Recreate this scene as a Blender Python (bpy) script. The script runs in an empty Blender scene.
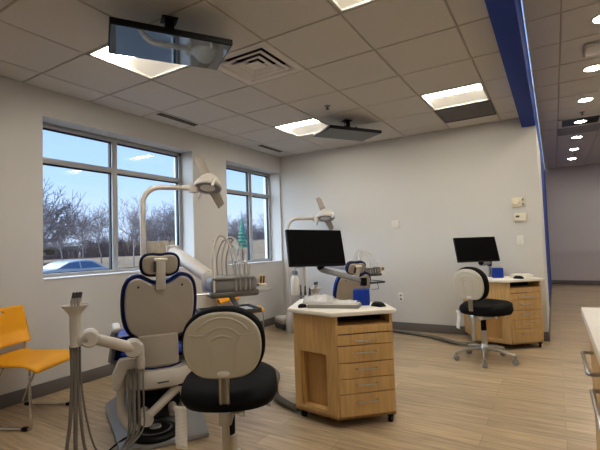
import bpy, bmesh, math, random
from mathutils import Vector, Matrix, Euler
random.seed(7)
PI = math.pi
scn = bpy.context.scene
COL = scn.collection

# ------------------------------------------------------------------ materials
def lin(c):
    return tuple(((v/255)/12.92 if v/255 <= .04045 else ((v/255+.055)/1.055)**2.4) for v in c)

def mat(name, rgb, rough=.5, metal=0., var=.05, scale=8., bump=0., bscale=60., coat=0., trans=0.):
    m = bpy.data.materials.new(name); m.use_nodes = True
    nt = m.node_tree; b = nt.nodes['Principled BSDF']
    b.inputs['Roughness'].default_value = rough; b.inputs['Metallic'].default_value = metal
    b.inputs['Coat Weight'].default_value = coat
    tc = nt.nodes.new('ShaderNodeTexCoord')
    no = nt.nodes.new('ShaderNodeTexNoise'); no.inputs['Scale'].default_value = scale; no.inputs['Detail'].default_value = 4
    nt.links.new(tc.outputs['Object'], no.inputs['Vector'])
    rp = nt.nodes.new('ShaderNodeValToRGB'); c = lin(rgb)
    rp.color_ramp.elements[0].position = .25; rp.color_ramp.elements[1].position = .75
    rp.color_ramp.elements[0].color = tuple(v*(1-var) for v in c)+(1,)
    rp.color_ramp.elements[1].color = tuple(min(1, v*(1+var)) for v in c)+(1,)
    nt.links.new(no.outputs['Fac'], rp.inputs['Fac']); nt.links.new(rp.outputs['Color'], b.inputs['Base Color'])
    if bump:
        n2 = nt.nodes.new('ShaderNodeTexNoise'); n2.inputs['Scale'].default_value = bscale; n2.inputs['Detail'].default_value = 3
        nt.links.new(tc.outputs['Object'], n2.inputs['Vector'])
        bp = nt.nodes.new('ShaderNodeBump'); bp.inputs['Strength'].default_value = bump; bp.inputs['Distance'].default_value = .01
        nt.links.new(n2.outputs['Fac'], bp.inputs['Height']); nt.links.new(bp.outputs['Normal'], b.inputs['Normal'])
    return m

def nospec(m, v=.1):
    m.node_tree.nodes['Principled BSDF'].inputs['Specular IOR Level'].default_value = v; return m
def emis(name, rgb, strength):
    m = bpy.data.materials.new(name); m.use_nodes = True; nt = m.node_tree
    b = nt.nodes['Principled BSDF']; c = lin(rgb)+(1,)
    b.inputs['Base Color'].default_value = (.8, .8, .78, 1); b.inputs['Emission Color'].default_value = c
    tc = nt.nodes.new('ShaderNodeTexCoord'); no = nt.nodes.new('ShaderNodeTexNoise'); no.inputs['Scale'].default_value = 3
    nt.links.new(tc.outputs['Object'], no.inputs['Vector'])
    mr = nt.nodes.new('ShaderNodeMapRange'); mr.inputs['To Min'].default_value = strength*.97; mr.inputs['To Max'].default_value = strength*1.03
    nt.links.new(no.outputs['Fac'], mr.inputs['Value']); nt.links.new(mr.outputs['Result'], b.inputs['Emission Strength'])
    return m

def wood(name, rgb, var=.12, rough=.42, stretch=(14, 14, 1.2)):
    m = bpy.data.materials.new(name); m.use_nodes = True; nt = m.node_tree; b = nt.nodes['Principled BSDF']
    b.inputs['Roughness'].default_value = rough
    tc = nt.nodes.new('ShaderNodeTexCoord'); mp = nt.nodes.new('ShaderNodeMapping'); mp.inputs['Scale'].default_value = stretch
    nt.links.new(tc.outputs['Object'], mp.inputs['Vector'])
    no = nt.nodes.new('ShaderNodeTexNoise'); no.inputs['Scale'].default_value = 3.5; no.inputs['Detail'].default_value = 8; no.inputs['Distortion'].default_value = .6
    nt.links.new(mp.outputs['Vector'], no.inputs['Vector'])
    rp = nt.nodes.new('ShaderNodeValToRGB'); c = lin(rgb)
    rp.color_ramp.elements[0].position = .3; rp.color_ramp.elements[1].position = .7
    rp.color_ramp.elements[0].color = tuple(v*(1-var) for v in c)+(1,); rp.color_ramp.elements[1].color = tuple(v*(1+var) for v in c)+(1,)
    nt.links.new(no.outputs['Fac'], rp.inputs['Fac']); nt.links.new(rp.outputs['Color'], b.inputs['Base Color'])
    return m

def floor_mat():
    m = bpy.data.materials.new('plank_floor'); m.use_nodes = True; nt = m.node_tree; b = nt.nodes['Principled BSDF']
    b.inputs['Roughness'].default_value = .34
    tc = nt.nodes.new('ShaderNodeTexCoord')
    br = nt.nodes.new('ShaderNodeTexBrick'); br.offset = .37; br.offset_frequency = 2
    br.inputs['Scale'].default_value = 1; br.inputs['Brick Width'].default_value = 1.22; br.inputs['Row Height'].default_value = .152
    br.inputs['Mortar Size'].default_value = .0012; br.inputs['Mortar Smooth'].default_value = .3
    br.inputs['Color1'].default_value = (0, 0, 0, 1); br.inputs['Color2'].default_value = (1, 1, 1, 1); br.inputs['Mortar'].default_value = (.2, .2, .2, 1)
    nt.links.new(tc.outputs['Object'], br.inputs['Vector'])
    mp = nt.nodes.new('ShaderNodeMapping'); mp.inputs['Scale'].default_value = (1.1, 16, 1)
    nt.links.new(tc.outputs['Object'], mp.inputs['Vector'])
    no = nt.nodes.new('ShaderNodeTexNoise'); no.inputs['Scale'].default_value = 2.2; no.inputs['Detail'].default_value = 9; no.inputs['Roughness'].default_value = .65
    nt.links.new(mp.outputs['Vector'], no.inputs['Vector'])
    ad = nt.nodes.new('ShaderNodeMath'); ad.operation = 'MULTIPLY_ADD'; ad.inputs[1].default_value = .16
    nt.links.new(br.outputs['Color'], ad.inputs[0]); nt.links.new(no.outputs['Fac'], ad.inputs[2])
    rp = nt.nodes.new('ShaderNodeValToRGB'); e = rp.color_ramp.elements
    e[0].position = .34; e[0].color = lin((140, 122, 99))+(1,)
    e[1].position = .8; e[1].color = lin((198, 178, 148))+(1,)
    nt.links.new(ad.outputs[0], rp.inputs['Fac'])
    mx = nt.nodes.new('ShaderNodeMix'); mx.data_type = 'RGBA'; mx.inputs['B'].default_value = lin((122, 106, 86))+(1,)
    nt.links.new(br.outputs['Fac'], mx.inputs['Factor']); nt.links.new(rp.outputs['Color'], mx.inputs['A'])
    nt.links.new(mx.outputs['Result'], b.inputs['Base Color'])
    return m

def glass_mat():
    m = bpy.data.materials.new('window_glass'); m.use_nodes = True; nt = m.node_tree
    nt.nodes.remove(nt.nodes['Principled BSDF']); out = nt.nodes['Material Output']
    t = nt.nodes.new('ShaderNodeBsdfTransparent'); t.inputs['Color'].default_value = (.93, .96, .98, 1)
    g = nt.nodes.new('ShaderNodeBsdfGlossy'); g.inputs['Roughness'].default_value = .02
    f = nt.nodes.new('ShaderNodeFresnel'); f.inputs['IOR'].default_value = 1.45
    mx = nt.nodes.new('ShaderNodeMixShader')
    nt.links.new(f.outputs[0], mx.inputs[0]); nt.links.new(t.outputs[0], mx.inputs[1]); nt.links.new(g.outputs[0], mx.inputs[2])
    nt.links.new(mx.outputs[0], out.inputs['Surface'])
    return m

def tag_mat():
    m = bpy.data.materials.new('printed_tag'); m.use_nodes = True; nt = m.node_tree; b = nt.nodes['Principled BSDF']
    b.inputs['Roughness'].default_value = .7
    tc = nt.nodes.new('ShaderNodeTexCoord'); w = nt.nodes.new('ShaderNodeTexWave'); w.bands_direction = 'Z'; w.inputs['Scale'].default_value = 55
    w.inputs['Distortion'].default_value = 1.5; w.inputs['Detail Scale'].default_value = 12
    nt.links.new(tc.outputs['Object'], w.inputs['Vector'])
    rp = nt.nodes.new('ShaderNodeValToRGB'); rp.color_ramp.elements[0].color = lin((212, 208, 202))+(1,); rp.color_ramp.elements[1].color = lin((246, 243, 238))+(1,)
    rp.color_ramp.elements[0].position = .15; rp.color_ramp.elements[1].position = .45
    nt.links.new(w.outputs['Fac'], rp.inputs['Fac']); nt.links.new(rp.outputs['Color'], b.inputs['Base Color'])
    return m

M = dict(
    wall=mat('wall_paint', (204, 202, 198), .75, var=.012, scale=2, bump=.03, bscale=180),
    wall_far=mat('far_wall_paint', (196, 190, 190), .75, var=.012, scale=2, bump=.03, bscale=180),
    tile=mat('ceiling_tile', (204, 200, 194), .9, var=.03, scale=90, bump=.1, bscale=220),
    grid=mat('ceiling_grid', (170, 164, 156), .6, var=.01),
    blue_paint=mat('blue_paint', (38, 66, 150), .75, var=.02, scale=3),
    base=mat('baseboard_vinyl', (112, 108, 106), .5, var=.02),
    floor=floor_mat(), glass=glass_mat(),
    alum=mat('window_aluminium', (176, 176, 176), .45, .2, var=.02),
    gasket=mat('black_gasket', (18, 20, 24), .5),
    sill=mat('window_sill', (214, 214, 214), .35, var=.02),
    oak=wood('oak_laminate', (196, 163, 114)),
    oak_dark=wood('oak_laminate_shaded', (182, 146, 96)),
    top=mat('white_worktop', (232, 226, 216), .35, var=.015),
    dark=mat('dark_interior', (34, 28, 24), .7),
    black=nospec(mat('black_plastic', (16, 16, 17), .5, var=.1), .25),
    screen=nospec(mat('black_screen', (6, 6, 7), .5, var=.1)),
    tvscreen=mat('television_glass', (118, 124, 130), .05, 1., var=.05),
    tvmatte=mat('television_matte', (30, 30, 31), .3, var=.05),
    steel=mat('brushed_steel', (190, 188, 184), .28, .95, var=.04, scale=30),
    chrome=mat('chrome', (214, 212, 208), .12, 1., var=.02),
    shell=mat('beige_shell', (168, 160, 149), .5, var=.015, scale=5),
    shell_l=mat('light_beige_plastic', (196, 190, 182), .4, var=.015, scale=5),
    white=mat('white_plastic', (222, 218, 210), .4, var=.015),
    cream=mat('cream_plastic', (220, 212, 190), .45, var=.02),
    stoolshell=mat('stool_shell', (196, 190, 174), .45, var=.015),
    blue=mat('blue_vinyl', (44, 84, 186), .25, var=.05, scale=20),
    navy=mat('navy_piping', (18, 28, 78), .35, var=.05),
    blackfab=nospec(mat('black_vinyl', (15, 15, 17), .65, var=.15, scale=40, bump=.05, bscale=120), .2),
    grey=mat('grey_plastic', (140, 140, 140), .5, var=.03),
    dgrey=mat('dark_grey_plastic', (78, 80, 84), .5, var=.05),
    hose=mat('grey_hose', (118, 114, 108), .5, var=.05),
    yellow=mat('yellow_plastic', (238, 172, 24), .38, var=.03),
    cube=mat('royal_blue_plastic', (20, 62, 156), .4, var=.04),
    film=mat('clear_film', (206, 206, 206), .2, var=.06, scale=20),
    tag=tag_mat(),
    lens_hot=emis('lens_bright', (255, 247, 232), 19.0),
    lens_dim=emis('lens_dim', (255, 240, 214), .16),
    down=emis('downlight_lens', (255, 246, 228), 60.0),
    lamp=mat('lamp_lens', (226, 222, 212), .3),
    vent=mat('vent_white', (216, 212, 206), .5, var=.02),
    bark=mat('bark', (74, 64, 60), .9, var=.2, scale=4),
    twig=mat('grey_twigs', (122, 112, 110), .9, var=.25, scale=2),
    brush=mat('brush', (116, 102, 100), .95, var=.3, scale=1),
    asphalt=mat('asphalt', (104, 100, 96), .8, var=.06, scale=1.5),
    grass=mat('dry_grass', (126, 102, 74), .95, var=.2, scale=1.2),
    concrete=mat('pale_concrete', (132, 126, 114), .8, var=.05),
    carpaint=mat('silver_car_paint', (158, 160, 164), .3, .0, var=.02, coat=.5),
    carglass=mat('car_glass', (70, 92, 118), .08, var=.05),
    rubber=mat('rubber', (24, 24, 25), .8),
    needles=mat('evergreen', (70, 122, 104), .8, var=.3, scale=6),
)

# ------------------------------------------------------------------ mesh builders
def spline(pts, n=6, closed=False):
    P = [Vector(p) for p in pts]; out = []; N = len(P)
    for i in range(N if closed else N-1):
        if closed: a, b, c, d = P[i-1], P[i], P[(i+1) % N], P[(i+2) % N]
        else: a, b, c, d = P[max(i-1, 0)], P[i], P[i+1], P[min(i+2, N-1)]
        for k in range(n):
            t = k/n
            out.append(.5*((2*b)+(c-a)*t+(2*a-5*b+4*c-d)*t*t+(3*b-a-3*c+d)*t**3))
    if not closed: out.append(P[-1])
    return out

class MB:
    def __init__(s): s.bm = bmesh.new()
    def _merge(s, t, mtx=None):
        if mtx is not None: bmesh.ops.transform(t, matrix=mtx, verts=t.verts)
        me = bpy.data.meshes.new('tmp'); t.to_mesh(me); t.free(); s.bm.from_mesh(me); bpy.data.meshes.remove(me)
        return s
    def box(s, x0, x1, y0, y1, z0, z1, bev=0., seg=2, mtx=None):
        t = bmesh.new(); bmesh.ops.create_cube(t, size=1)
        for v in t.verts: v.co = Vector(((x0+x1)/2+v.co.x*(x1-x0), (y0+y1)/2+v.co.y*(y1-y0), (z0+z1)/2+v.co.z*(z1-z0)))
        if bev: bmesh.ops.bevel(t, geom=list(t.edges), offset=bev, segments=seg, affect='EDGES', profile=.5)
        return s._merge(t, mtx)
    def tube(s, pts, r, n=10, closed=False, mtx=None):
        P = [Vector(p) for p in pts]; N = len(P); t = bmesh.new(); rings = []
        R = r if isinstance(r, (list, tuple)) else [r]*N
        up = None
        for i in range(N):
            if closed: d = P[(i+1) % N]-P[i-1]
            else: d = P[min(i+1, N-1)]-P[max(i-1, 0)]
            d.normalize()
            if up is None:
                up = Vector((0, 0, 1)) if abs(d.z) < .9 else Vector((1, 0, 0))
            u = up-d*up.dot(d)
            if u.length < 1e-5: u = d.orthogonal()
            u.normalize(); w = d.cross(u); up = u
            rings.append([t.verts.new(P[i]+(u*math.cos(2*PI*k/n)+w*math.sin(2*PI*k/n))*R[i]) for k in range(n)])
        for i in range(N if closed else N-1):
            a, b = rings[i], rings[(i+1) % N]
            for k in range(n): t.faces.new((a[k], a[(k+1) % n], b[(k+1) % n], b[k]))
        if not closed:
            t.faces.new(rings[0][::-1]); t.faces.new(rings[-1])
        bmesh.ops.recalc_face_normals(t, faces=t.faces)
        return s._merge(t, mtx)
    def lathe(s, prof, n=24, mtx=None):
        t = bmesh.new(); rings = []
        for r, z in prof:
            rings.append([t.verts.new((max(r, 1e-4)*math.cos(2*PI*k/n), max(r, 1e-4)*math.sin(2*PI*k/n), z)) for k in range(n)])
        for a, b in zip(rings, rings[1:]):
            for k in range(n): t.faces.new((a[k], a[(k+1) % n], b[(k+1) % n], b[k]))
        t.faces.new(rings[0][::-1]); t.faces.new(rings[-1])
        bmesh.ops.recalc_face_normals(t, faces=t.faces)
        return s._merge(t, mtx)
    def prism(s, poly, z0, z1, bev=0., seg=2, mtx=None):
        t = bmesh.new(); a = [t.verts.new((p[0], p[1], z0)) for p in poly]; b = [t.verts.new((p[0], p[1], z1)) for p in poly]; n = len(poly)
        t.faces.new(a[::-1]); t.faces.new(b)
        for k in range(n): t.faces.new((a[k], a[(k+1) % n], b[(k+1) % n], b[k]))
        bmesh.ops.recalc_face_normals(t, faces=t.faces)
        if bev:
            ed = [e for e in t.edges if abs(e.verts[0].co.z-e.verts[1].co.z) < 1e-6] if n > 8 else list(t.edges)
            bmesh.ops.bevel(t, geom=ed, offset=bev, segments=seg, affect='EDGES', profile=.5)
        return s._merge(t, mtx)
    def ball(s, c, r, mtx=None, u=20, v=12):
        t = bmesh.new(); bmesh.ops.create_uvsphere(t, u_segments=u, v_segments=v, radius=1)
        r = r if isinstance(r, (tuple, list)) else (r, r, r)
        for q in t.verts: q.co = Vector((q.co.x*r[0], q.co.y*r[1], q.co.z*r[2]))
        m = Matrix.Translation(c)
        return s._merge(t, m if mtx is None else m @ mtx)
    def grid(s, fn, nu, nv, hole=None, flip=False):
        t = bmesh.new(); V = [[t.verts.new(fn(i/nu, j/nv)) for j in range(nv+1)] for i in range(nu+1)]
        for i in range(nu):
            for j in range(nv):
                if hole and hole((i+.5)/nu, (j+.5)/nv): continue
                f = (V[i][j], V[i+1][j], V[i+1][j+1], V[i][j+1]); t.faces.new(f[::-1] if flip else f)
        return s._merge(t)
    def quad(s, *p):
        t = bmesh.new(); t.faces.new([t.verts.new(q) for q in p]); return s._merge(t)
    def build(s, name, m, parent=None, angle=35, loc=None, rz=None):
        me = bpy.data.meshes.new(name); s.bm.to_mesh(me); s.bm.free()
        me.materials.append(m)
        for p in me.polygons: p.use_smooth = True
        me.set_sharp_from_angle(angle=math.radians(angle))
        o = bpy.data.objects.new(name, me); COL.objects.link(o)
        if parent: o.parent = parent
        if loc: o.location = loc
        if rz: o.rotation_euler = (0, 0, rz)
        return o

def T(x, y, z): return Matrix.Translation((x, y, z))
def RX(a): return Matrix.Rotation(a, 4, 'X')
def RY(a): return Matrix.Rotation(a, 4, 'Y')
def RZ(a): return Matrix.Rotation(a, 4, 'Z')
def frame(xa, ya, za, o):
    m = Matrix.Identity(4)
    for i in range(3):
        m[i][0], m[i][1], m[i][2], m[i][3] = xa[i], ya[i], za[i], o[i]
    return m
def align(d):   # rotation that takes +Z onto d
    return Vector((0, 0, 1)).rotation_difference(Vector(d).normalized()).to_matrix().to_4x4()

def tag(o, label, cat, group=None, kind=None):
    o['label'] = label; o['category'] = cat
    if group: o['group'] = group
    if kind: o['kind'] = kind
    return o
def thing(name, label, cat, loc=(0, 0, 0), rz=0, group=None):
    o = bpy.data.objects.new(name, None); COL.objects.link(o); o.empty_display_size = .1
    o.location = loc; o.rotation_euler = (0, 0, rz); return tag(o, label, cat, group)
def struct(o, label=None):
    o['kind'] = 'structure'
    if label: o['label'] = label
    return o
def copy_tree(o, parent=None):
    c = o.copy(); COL.objects.link(c); c.parent = parent
    for ch in list(o.children): copy_tree(ch, c)
    return c
def dup(o, loc, rz, label):
    c = copy_tree(o); c.location = loc; c.rotation_euler = (0, 0, rz); c['label'] = label; return c

# ------------------------------------------------------------------ room constants
XL, YB, H, HC = -3.876, 5.80, 2.726, 3.05
YF, XR, YFAR = -3.0, 3.2, 12.85
XP = -.12                                   # corridor face of the partition
GX0, GY0, G = -3.549, 1.195, .61            # ceiling grid origin and module

# floor, walls
struct(MB().box(XL-.34, XR+.2, YF-.2, YFAR+.2, -.1, 0).build('floor', M['floor']))
# left wall with two window openings
W1 = (1.98, 3.80, 1.00, 2.48); W2 = (4.44, 5.77, .985, 2.465)
wl = MB(); x0, x1 = XL-.34, XL
ys = [YF, W1[0], W1[1], W2[0], W2[1], YB+.2]
for a, b in ((0, 1), (2, 3), (4, 5)): wl.box(x0, x1, ys[a], ys[b], 0, H+.35)
for w in (W1, W2):
    wl.box(x0, x1, w[0], w[1], 0, w[2]); wl.box(x0, x1, w[0], w[1], w[3], H+.35)
struct(wl.build('wall_left', M['wall']))
struct(MB().box(XL, XP, YB, YB+.15, 0, HC+.1).build('wall_back', M['wall']))
struct(MB().box(XP-.15, XP, YB+.15, 7.6, 0, 2.6).build('wall_corridor', M['wall']))
struct(MB().box(XP-.15, XP-.0, 7.6, YFAR, 0, 2.6).build('wall_corridor_blue', M['blue_paint']))
struct(MB().box(XP-.148, XP, YF, YFAR, 2.6, HC, .003).build('trim_beam', M['blue_paint']))
struct(MB().box(XP-.15, XR, YFAR, YFAR+.15, 0, HC+.1).build('wall_far', M['wall_far']))
struct(MB().box(XR, XR+.15, YF, YFAR+.15, 0, HC+.1).build('wall_right', M['wall']))
struct(MB().box(XL-.2, XR+.15, YF-.15, YF, 0, HC+.1).build('wall_front', M['wall']))
# baseboards
struct(MB().box(XL, XL+.012, YF, YB, 0, .11, .003).build('baseboard_left', M['base']))
struct(MB().box(XL+.012, XP, YB-.012, YB, 0, .11, .003).build('baseboard_back', M['base']))
struct(MB().box(XP, XP+.012, YB, YFAR, 0, .11, .003).build('baseboard_corridor', M['base']))
struct(MB().box(XP+.012, XR, YFAR-.012, YFAR, 0, .11, .003).build('baseboard_far', M['base']))

# ceilings: tegular tiles standing a little below a grid
LIGHTS = [(1, 1), (1, 5), (4, 1), (4, 5)]; VENT = (2, 2); GRILLE = (4, 6)
xs = [XL] + [GX0+G*i for i in range(0, 6)] + [XP-.148]
ysg = [YF] + [GY0+G*j for j in range(-6, 8)] + [YB]
ct = MB(); g = .007
skip = {(i+1, j+7) for i, j in LIGHTS} | {(VENT[0]+1, VENT[1]+7), (GRILLE[0]+1, GRILLE[1]+7)}
for i in range(len(xs)-1):
    for j in range(len(ysg)-1):
        if (i, j) in skip: continue
        ct.box(xs[i]+g, xs[i+1]-g, ysg[j]+g, ysg[j+1]-g, H, H+.02, .003, 1)
ct.box(XL, XP-.148, YF, YB, H+.14, H+.16)
struct(ct.build('ceiling', M['tile']))
gr = MB()
for x in xs[1:-1]: gr.box(x-.012, x+.012, YF, YB, H+.007, H+.03)
for y in ysg[1:-1]: gr.box(XL, XP-.148, y-.012, y+.012, H+.0075, H+.03)
struct(gr.build('trim_ceiling_grid', M['grid']))
cc = MB(); cx = [XP, .145, .755, 1.365, 1.975, 2.585, XR]; cy0 = 3.95
cys = [cy0+G*j for j in range(-11, 15)] + [YFAR]
cskip = {(1, 17), (1, 18)}
for i in range(len(cx)-1):
    for j in range(len(cys)-1):
        if (i, j) in cskip: continue
        cc.box(cx[i]+g, cx[i+1]-g, cys[j]+g, cys[j+1]-g, HC, HC+.02, .003, 1)
cc.box(XP, XR, YF, YFAR, HC+.14, HC+.16)
struct(cc.build('ceiling_corridor', M['tile']))
gr = MB()
for x in cx[1:-1]: gr.box(x-.012, x+.012, YF, YFAR, HC+.007, HC+.03)
for y in cys[1:-1]: gr.box(XP, XR, y-.012, y+.012, HC+.0075, HC+.03)
struct(gr.build('trim_corridor_grid', M['grid']))

# ------------------------------------------------------------------ windows
def window(name, w, ym, zr):
    r = bpy.data.objects.new(name, None); COL.objects.link(r); r.location = (XL-.2, (w[0]+w[1])/2, w[2]); r['kind'] = 'structure'
    ox, oy, oz = r.location
    X0, X1 = -.06, .0; fw = .045
    y0, y1, z0, z1 = w[0]-oy, w[1]-oy, 0, w[3]-w[2]; ym -= oy; zr -= oz
    m = MB()
    m.box(X0, X1, y0, y0+fw, z0, z1, .003).box(X0, X1, y1-fw, y1, z0, z1, .003)
    m.box(X0, X1, y0, y1, z0, z0+fw, .003).box(X0, X1, y0, y1, z1-fw, z1, .003)
    m.box(X0, X1+.004, ym-.032, ym+.032, z0, z1, .003)
    m.box(X0, X1+.002, y0, y1, zr-.027, zr+.027, .003)
    m.build('window_frame', M['alum'], r)
    k = MB()
    for a, b in ((y0+fw, ym-.032), (ym+.032, y1-fw)):
        for c, d in ((z0+fw, zr-.027), (zr+.027, z1-fw)):
            q = .012
            k.box(-.05, -.02, b-q, b, c, d).box(-.05, -.02, a, b, d-q, d)
            k.box(-.05, -.035, a, a+.006, c, d).box(-.05, -.035, a, b, c, c+.006)
    k.build('gasket', M['gasket'], r)
    MB().quad((-.043, y0+.02, z0+.02), (-.043, y1-.02, z0+.02), (-.043, y1-.02, z1-.02), (-.043, y0+.02, z1-.02)).build('pane', M['glass'], r)
    MB().box(.0, .208, y0+.002, y1-.002, 0, .012, .003).build('sill', M['sill'], r)
window('window_1', W1, 2.835, 2.12)
window('window_2', W2, 5.225, 2.075)

# ------------------------------------------------------------------ ceiling fixtures
def ceiling_light(i, j, label):
    r = thing('ceiling_light', label, 'ceiling light', (GX0+G*(i+.5), GY0+G*(j+.5), H), 0, 'square ceiling lights of the treatment room')
    h = .295
    MB().box(-h, h, -h, -h+.018, -.002, .05).box(-h, h, h-.018, h, -.002, .05).box(-h, -h+.018, -h, h, -.002, .05).box(h-.018, h, -h, h, -.002, .05).box(-h, h, -h, h, .09, .11).build('frame', M['vent'], r)
    e = h-.018
    m = MB(); m.quad((-e, -e, .012), (-e, .01, .045), (e, .01, .045), (e, -e, .012)); m.build('lens', M['lens_hot'], r)
    m = MB(); m.quad((-e, .01, .045), (-e, e, .012), (e, e, .012), (e, .01, .045)); m.build('reflector', M['lens_dim'], r)
    return r
ceiling_light(1, 1, 'square ceiling light partly hidden by the nearer hanging television')
ceiling_light(1, 5, 'square ceiling light beside the farther hanging television')
ceiling_light(4, 1, 'square ceiling light cut off by the top edge of the photo')
ceiling_light(4, 5, 'square ceiling light next to the dark return grille')

def square_ring(mb, a, za, b, zb, th=.004):
    for k in range(4):
        R = RZ(k*PI/2)
        p = [Vector((-a, -a, za)), Vector((a, -a, za)), Vector((b, -b, zb)), Vector((-b, -b, zb))]
        p = [R @ v for v in p]
        mb.quad(*p); mb.quad(*[v+Vector((0, 0, th)) for v in p][::-1])
v = thing('air_diffuser', 'white square ceiling air diffuser of nested louvres beside the nearer television', 'air vent', (GX0+G*2.5, GY0+G*2.5, H))
m = MB(); h = .298
m.box(-h, h, -h, -h+.035, -.004, .03, .002).box(-h, h, h-.035, h, -.004, .03, .002).box(-h, -h+.035, -h+.035, h-.035, -.004, .03, .002).box(h-.035, h, -h+.035, h-.035, -.004, .03, .002)
m.build('frame', M['vent'], v)
m = MB()
for a, b in ((.262, .2), (.2, .135), (.135, .07)):
    square_ring(m, a, -.006, a-.022, -.006); square_ring(m, a-.022, -.006, b-.012, .03)
m.box(-.062, .062, -.062, .062, .0, .006)
m.build('louvre', M['vent'], v)
MB().box(-.28, .28, -.28, .28, .09, .1).build('duct_back', M['dark'], v)

def eggcrate(name, label, loc, h, n):
    v = thing(name, label, 'air vent', loc)
    m = MB(); m.box(-h, h, -h, -h+.02, -.003, .02).box(-h, h, h-.02, h, -.003, .02).box(-h, -h+.02, -h, h, -.003, .02).box(h-.02, h, -h, h, -.003, .02)
    m.build('frame', M['dgrey'], v)
    m = MB()
    for k in range(n):
        p = -h+.02+(2*h-.04)*(k+.5)/n
        m.box(p-.003, p+.003, -h+.02, h-.02, 0, .012); m.box(-h+.02, h-.02, p-.003, p+.003, 0, .012)
    m.build('grid', M['grey'], v)
    MB().box(-h+.01, h-.01, -h+.01, h-.01, .03, .04).build('duct_back', M['dgrey'], v)
    return v
eggcrate('return_grille', 'dark grey square return grille beside the ceiling light near the blue beam', (GX0+G*4.5, GY0+G*6.5, H), .297, 26)

def slot_diffuser(j, label):
    v = thing('slot_diffuser', label, 'air vent', (GX0-.06, GY0+G*(j+.5), H), 0, 'slot air diffusers along the window wall')
    MB().box(-.05, .05, -.3, .3, -.006, 0, .002).build('frame', M['vent'], v)
    m = MB()
    for x in (-.022, .022): m.box(x-.018, x+.018, -.285, .285, -.0075, -.004)
    m.build('slot', M['dark'], v)
slot_diffuser(3, 'black two-slot air diffuser above the larger window')
slot_diffuser(6, 'black two-slot air diffuser in the far corner above the smaller window')

def sprinkler(loc, label):
    r = thing('sprinkler_head', label, 'sprinkler', loc, 0, 'ceiling sprinkler heads')
    MB().lathe([(0, 0), (.035, 0), (.03, -.008), (.012, -.01), (0, -.01)], 16).build('escutcheon', M['grey'], r)
    MB().lathe([(0, -.008), (.008, -.008), (.008, -.03), (.022, -.034), (.022, -.037), (0, -.037)], 16).build('nozzle', M['dgrey'], r)
sprinkler((-2.01, 3.96, H), 'sprinkler head in front of the farther hanging television')
sprinkler((.45, 7.33, HC), 'nearer sprinkler head on the corridor ceiling')
sprinkler((.48, 10.97, HC), 'farther sprinkler head on the corridor ceiling')

def downlight(loc, label):
    r = thing('downlight', label, 'downlight', loc, 0, 'corridor downlights')
    m = MB(); m.lathe([(.075, .0), (.1, .0), (.1, -.006), (.078, -.008), (.072, .0)], 28); m.build('trim_ring', M['white'], r)
    MB().lathe([(0, -.003), (.074, -.003), (.074, -.001), (0, -.001)], 28).build('lens', M['down'], r)
ordn = ['nearest', 'second nearest', 'third nearest', 'fourth nearest', 'fifth nearest', 'sixth nearest', 'farthest']
for k, w in enumerate(ordn):
    downlight((.455, 4.25+1.22*k, HC), 'round recessed corridor downlight, %s of the seven in the row' % w)

r = thing('ceiling_panel', 'low rounded beige box on the corridor ceiling between the two nearest downlights', 'ceiling panel', (.62, 4.86, HC))
MB().box(-.28, .28, -.14, .14, -.035, 0, .03, 4).build('cover', M['tile'], r)
MB().box(-.26, .26, -.115, .115, -.04, -.03, .004, 2).build('face_plate', M['vent'], r)
v = thing('corridor_grille', 'dark louvred return grille in the corridor ceiling', 'air vent', (.45, cys[17]+G/2, HC))
m = MB(); h = .297
m.box(-h, h, -h, -h+.05, -.004, .02).box(-h, h, h-.05, h, -.004, .02).box(-h, -h+.05, -h, h, -.004, .02).box(h-.05, h, -h, h, -.004, .02); m.build('frame', M['vent'], v)
m = MB()
for k in range(9):
    y = -.22+.055*k; m.box(-h+.04, h-.04, -.012, .012, -.001, .001, mtx=T(0, y, .012) @ RX(.7))
m.build('louvre', M['grey'], v); MB().box(-.28, .28, -.28, .28, .06, .07).build('duct_back', M['dark'], v)
tag(MB().box(.152, .748, cys[18]+.007, cys[19]-.007, HC+.002, HC+.02, .002, 1).build('grey_ceiling_tile', M['grey']), 'plain grey tile behind the louvred grille in the corridor ceiling', 'ceiling tile')

def television(loc, label, m_face):
    r = thing('television', label, 'television', loc, math.radians(57), 'ceiling-hung televisions')
    w, d = .36, .207
    MB().box(-w, w, -d, d, .0, .035, .004).build('casing', M['black'], r)
    MB().box(-w+.008, w-.008, -d+.012, d-.008, -.002, .001).build('screen', m_face, r)
    m = MB()
    m.box(-.1, .1, -.06, .06, .035, .05, .003).box(-.03, .03, -.03, .03, .05, .12, .005).box(-.09, -.07, -.08, .08, .04, .085, .003).box(.07, .09, -.08, .08, .04, .085, .003)
    m.box(-.028, .028, -.028, .028, .1, H-loc[2], .004).box(-.05, .05, -.05, .05, H-loc[2]-.008, H-loc[2], .002)
    m.build('ceiling_mount', M['black'], r)
    return r
television((-2.06, 1.84, 2.53), 'glossy black television hung flat under the ceiling, nearer one reflecting the window', M['tvscreen'])
television((-2.07, 4.58, 2.55), 'dark grey television hung flat under the ceiling, farther one by the back wall', M['tvmatte'])

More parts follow.
